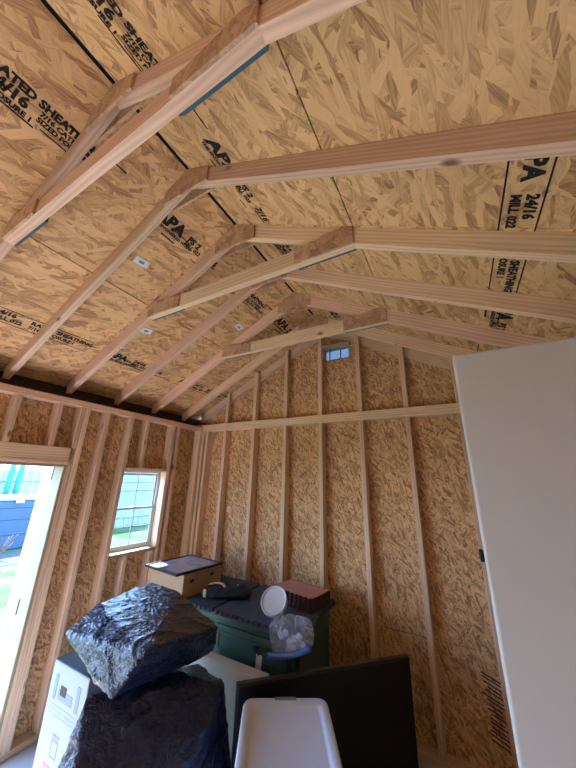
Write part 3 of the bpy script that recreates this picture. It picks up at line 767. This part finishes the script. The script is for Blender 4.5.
# clear zip bag
zb = [(2.20,-1.10,.40), (2.26,-1.06,.48), (2.40,-1.02,.50), (2.58,-1.02,.50), (2.64,-1.05,.45), (2.66,-1.10,.34), (2.5,-1.14,.25), (2.29,-1.14,.20), (2.24,-1.13,.28), (2.45,-1.14,.40), (2.30,-1.13,.42), (2.58,-1.13,.42), (2.3,-1.045,.38), (2.6,-1.035,.40), (2.55,-1.05,.36), (2.3,-1.07,.25)]
o = blob('zip_bag', zb, .010, ZIP, .004, 12, smooth_it=5, freq=6); tag(o, 'clear plastic bag of small white pieces hanging over the front edge of the dresser', 'plastic bag')
for i in range(6):
    c = Vector((2.33+.045*i, -1.09, .34+.03*math.sin(i*2.1))); nb = bmesh.new(); bmesh.ops.create_icosphere(nb, subdivisions=2, radius=.03)
    for v in nb.verts: v.co *= 1+.35*noise.noise(v.co*40+Vector((i, 0, 0))); v.co.y *= .5
    link('crumpled_piece', mesh_bm(nb, 'crumpled_piece', True), WPLAS, Matrix.Translation(c), o)
tube('blue_zip_edge', [(2.25, -1.153, .20), (2.37, -1.158, .225), (2.5, -1.155, .265), (2.64, -1.13, .33)], .018, plain('blue_plastic', (.05, .10, .28), .35), o, 1.3)
# paper tag on a cord
tg = empty('paper_tag', (2.085, -1.055, .04)); tag(tg, 'white paper tag hanging on a dark cord from the dresser knob', 'tag')
Mg = Matrix.Translation((2.088, -1.062, .045)) @ Matrix.Rotation(.06, 4, 'Y')
link('card', mesh_bm(box_bm(.062, .004, .17, .0015), 'card'), PAPER, Mg, tg)
tube('cord', [(2.088, -1.062, .12), (2.07, -1.065, .15), (2.04, -1.07, .185), (2.03, -1.075, .165), (2.10, -1.05, .125), (2.16, -1.06, .15), (2.22, -1.085, .18)], .006, STRAP, tg)

# ------------------------------------------------------------------ outdoors
GZ = -.95
tag(box('ground_trim', -30, 22, -24, 24, GZ-.1, GZ, GRASS, None, 0), kind='structure'); 
bpy.data.objects['ground_trim'].name = 'trim_1'
for w_ in [bpy.data.objects['trim_1']]: WM['trim_1'] = w_.matrix_basis.copy()
o = box('gravel_bed', -9.9, -8.2, -3, 5.2, GZ, GZ+.012, GRAVEL, None, 0); tag(o, 'grey gravel strip on the lawn before the blue storage box', 'gravel', kind='stuff')
db = empty('deck_box', (-10.9, 1.3, GZ)); tag(db, 'large dark blue outdoor storage box on the lawn outside the doorway', 'storage box')
box('body', -11.5, -10.5, -1.5, 3.2, GZ, .70, NAVY, db, .04, seg=2)
for z in (-.45, .05, .45): box('rib', -10.499, -10.47, -1.45, 3.15, z, z+.05, NAVY, db, .01)
box('lid', -11.55, -10.45, -1.55, 3.25, .705, .88, NAVYL, db, .04, seg=2)
box('latch', -10.449, -10.43, 1.5, 1.75, .62, .72, VINYL, db, .01)
# fence of upright boards
fe = empty('wooden_fence', (-12.5, 4, GZ)); tag(fe, 'tall weathered board fence beyond the lawn seen through the window', 'fence')
for i in range(62):
    y = -4+i*.29; box('fence_board', -12.54, -12.50, y, y+.275, GZ, 1.80+random.uniform(-.02, .02), FENCET if y < 1.3 else FENCE, fe, .006, axis='z')
for z in (-.5, 1.35): box('fence_rail', -12.50, -12.42, -4, 14, z, z+.12, FENCE, fe, .006, axis='y')
for y, l in ((1.62, 'turquoise post standing by the fence behind the blue storage box'), (1.92, 'second turquoise post, nearer the door frame, behind the blue storage box')):
    o = link('garden_post', mesh_bm(lathe_bm([(0, 0), (.09, 0), (.09, 3.0), (.11, 3.02), (.11, 3.08), (0, 3.1)], 16), 'garden_post', True), TEAL, Matrix.Translation((-11.9, y, GZ))); tag(o, l, 'post', 'turquoise posts by the fence')
def shrub(name, c, r, n, mat, label, cat):
    bm = bmesh.new()
    for i in range(n):
        d = Vector((random.gauss(0, 1), random.gauss(0, 1), random.gauss(0, 1))).normalized()*random.uniform(.55, 1)
        p = Vector((d.x*r[0], d.y*r[1], d.z*r[2])); s = random.uniform(.06, .12)
        R = Matrix.Rotation(random.uniform(0, 6.3), 4, 'Z') @ Matrix.Rotation(random.uniform(-1.2, 1.2), 4, 'X')
        vs = [bm.verts.new(p+(R @ Vector(q))) for q in ((-s*.5, 0, 0), (0, -s*.25, .01), (s, 0, 0), (0, s*.25, .01))]
        bm.faces.new(vs)
    o = link(name, mesh_bm(bm, name), mat, Matrix.Translation(c)); tag(o, label, cat); return o
sh = shrub('garden_shrub', (-13.6, .9, 1.5), (.7, 1.1, .9), 1500, LEAF, 'leafy green shrub rising above the tan fence outside the doorway', 'shrub')
tube('trunk', [(-13.6, .9, GZ), (-13.6, .92, 0), (-13.55, .9, 1.5)], .06, TWIG, sh)
pl = empty('bare_plant', (-9.0, .9, GZ+.013)); tag(pl, 'small bare twiggy plant in the gravel before the blue storage box', 'plant')
for i in range(12):
    a = random.uniform(0, 6.28); l = random.uniform(.35, .75); dx, dy = .35*math.cos(a), .35*math.sin(a)
    tube('twig', [(-9+dx*.05, .9+dy*.05, GZ+.03), (-9+dx*.4, .9+dy*.4, GZ+l*.55), (-9+dx, .9+dy, GZ+l)], .012, TWIG, pl, n=5)

# ------------------------------------------------------------------ bring survey units to metres, floor at z = 0
bpy.context.view_layer.update()
done = set()
for o in list(scene.objects):
    if o.data and o.data.name not in done: o.data.transform(Matrix.Scale(K, 4)); done.add(o.data.name)
    M = o.matrix_basis.copy(); t = M.to_translation()
    if o.parent is None: t = t+Vector((0, 0, LIFT))
    M.translation = t*K; o.matrix_basis = M

# ------------------------------------------------------------------ camera
cd = bpy.data.cameras.new('camera'); co = bpy.data.objects.new('camera', cd); col.objects.link(co); scene.camera = co
cd.sensor_fit = 'HORIZONTAL'; cd.sensor_width = 36; cd.lens = 36*293.77/576; cd.clip_start = .02; cd.clip_end = 200
yaw, pitch, roll = -.5110, .3168, .0248
F = Vector((math.sin(yaw)*math.cos(pitch), math.cos(yaw)*math.cos(pitch), math.sin(pitch))); R_ = Vector((math.cos(yaw), -math.sin(yaw), 0)); U = R_.cross(F)
R2 = R_*math.cos(roll)+U*math.sin(roll); U2 = -R_*math.sin(roll)+U*math.cos(roll)
M = Matrix.Identity(4)
for i in range(3): M[i][0] = R2[i]; M[i][1] = U2[i]; M[i][2] = -F[i]
M.translation = Vector((3.8926, -3.8602, 1.65+LIFT))*K
co.matrix_world = M

# ------------------------------------------------------------------ light
w = bpy.data.worlds.new('world'); scene.world = w; w.use_nodes = True
nt = w.node_tree; bg = nt.nodes['Background']
tc = N(nt, 'ShaderNodeTexCoord'); sp = N(nt, 'ShaderNodeSeparateXYZ'); nt.links.new(tc.outputs['Generated'], sp.inputs[0])
cr = ramp(nt, sp.outputs[2], [(.0, (.54, .74, 1.0)), (.35, (.32, .56, 1.0)), (1.0, (.22, .44, .95))])
nt.links.new(cr, bg.inputs[0]); bg.inputs[1].default_value = 3.4
sd = bpy.data.lights.new('sun', 'SUN'); sd.energy = 9.0; sd.angle = math.radians(.6); sd.color = (1, .96, .93)
so = bpy.data.objects.new('sun', sd); col.objects.link(so)
d = Vector((.58, -.16, -.78)).normalized()
so.rotation_euler = d.to_track_quat('-Z', 'Y').to_euler()
scene.view_settings.view_transform = 'Standard'; scene.view_settings.look = 'None'; scene.view_settings.exposure = 2.12; scene.view_settings.gamma = 1; scene.view_settings.use_curve_mapping = False
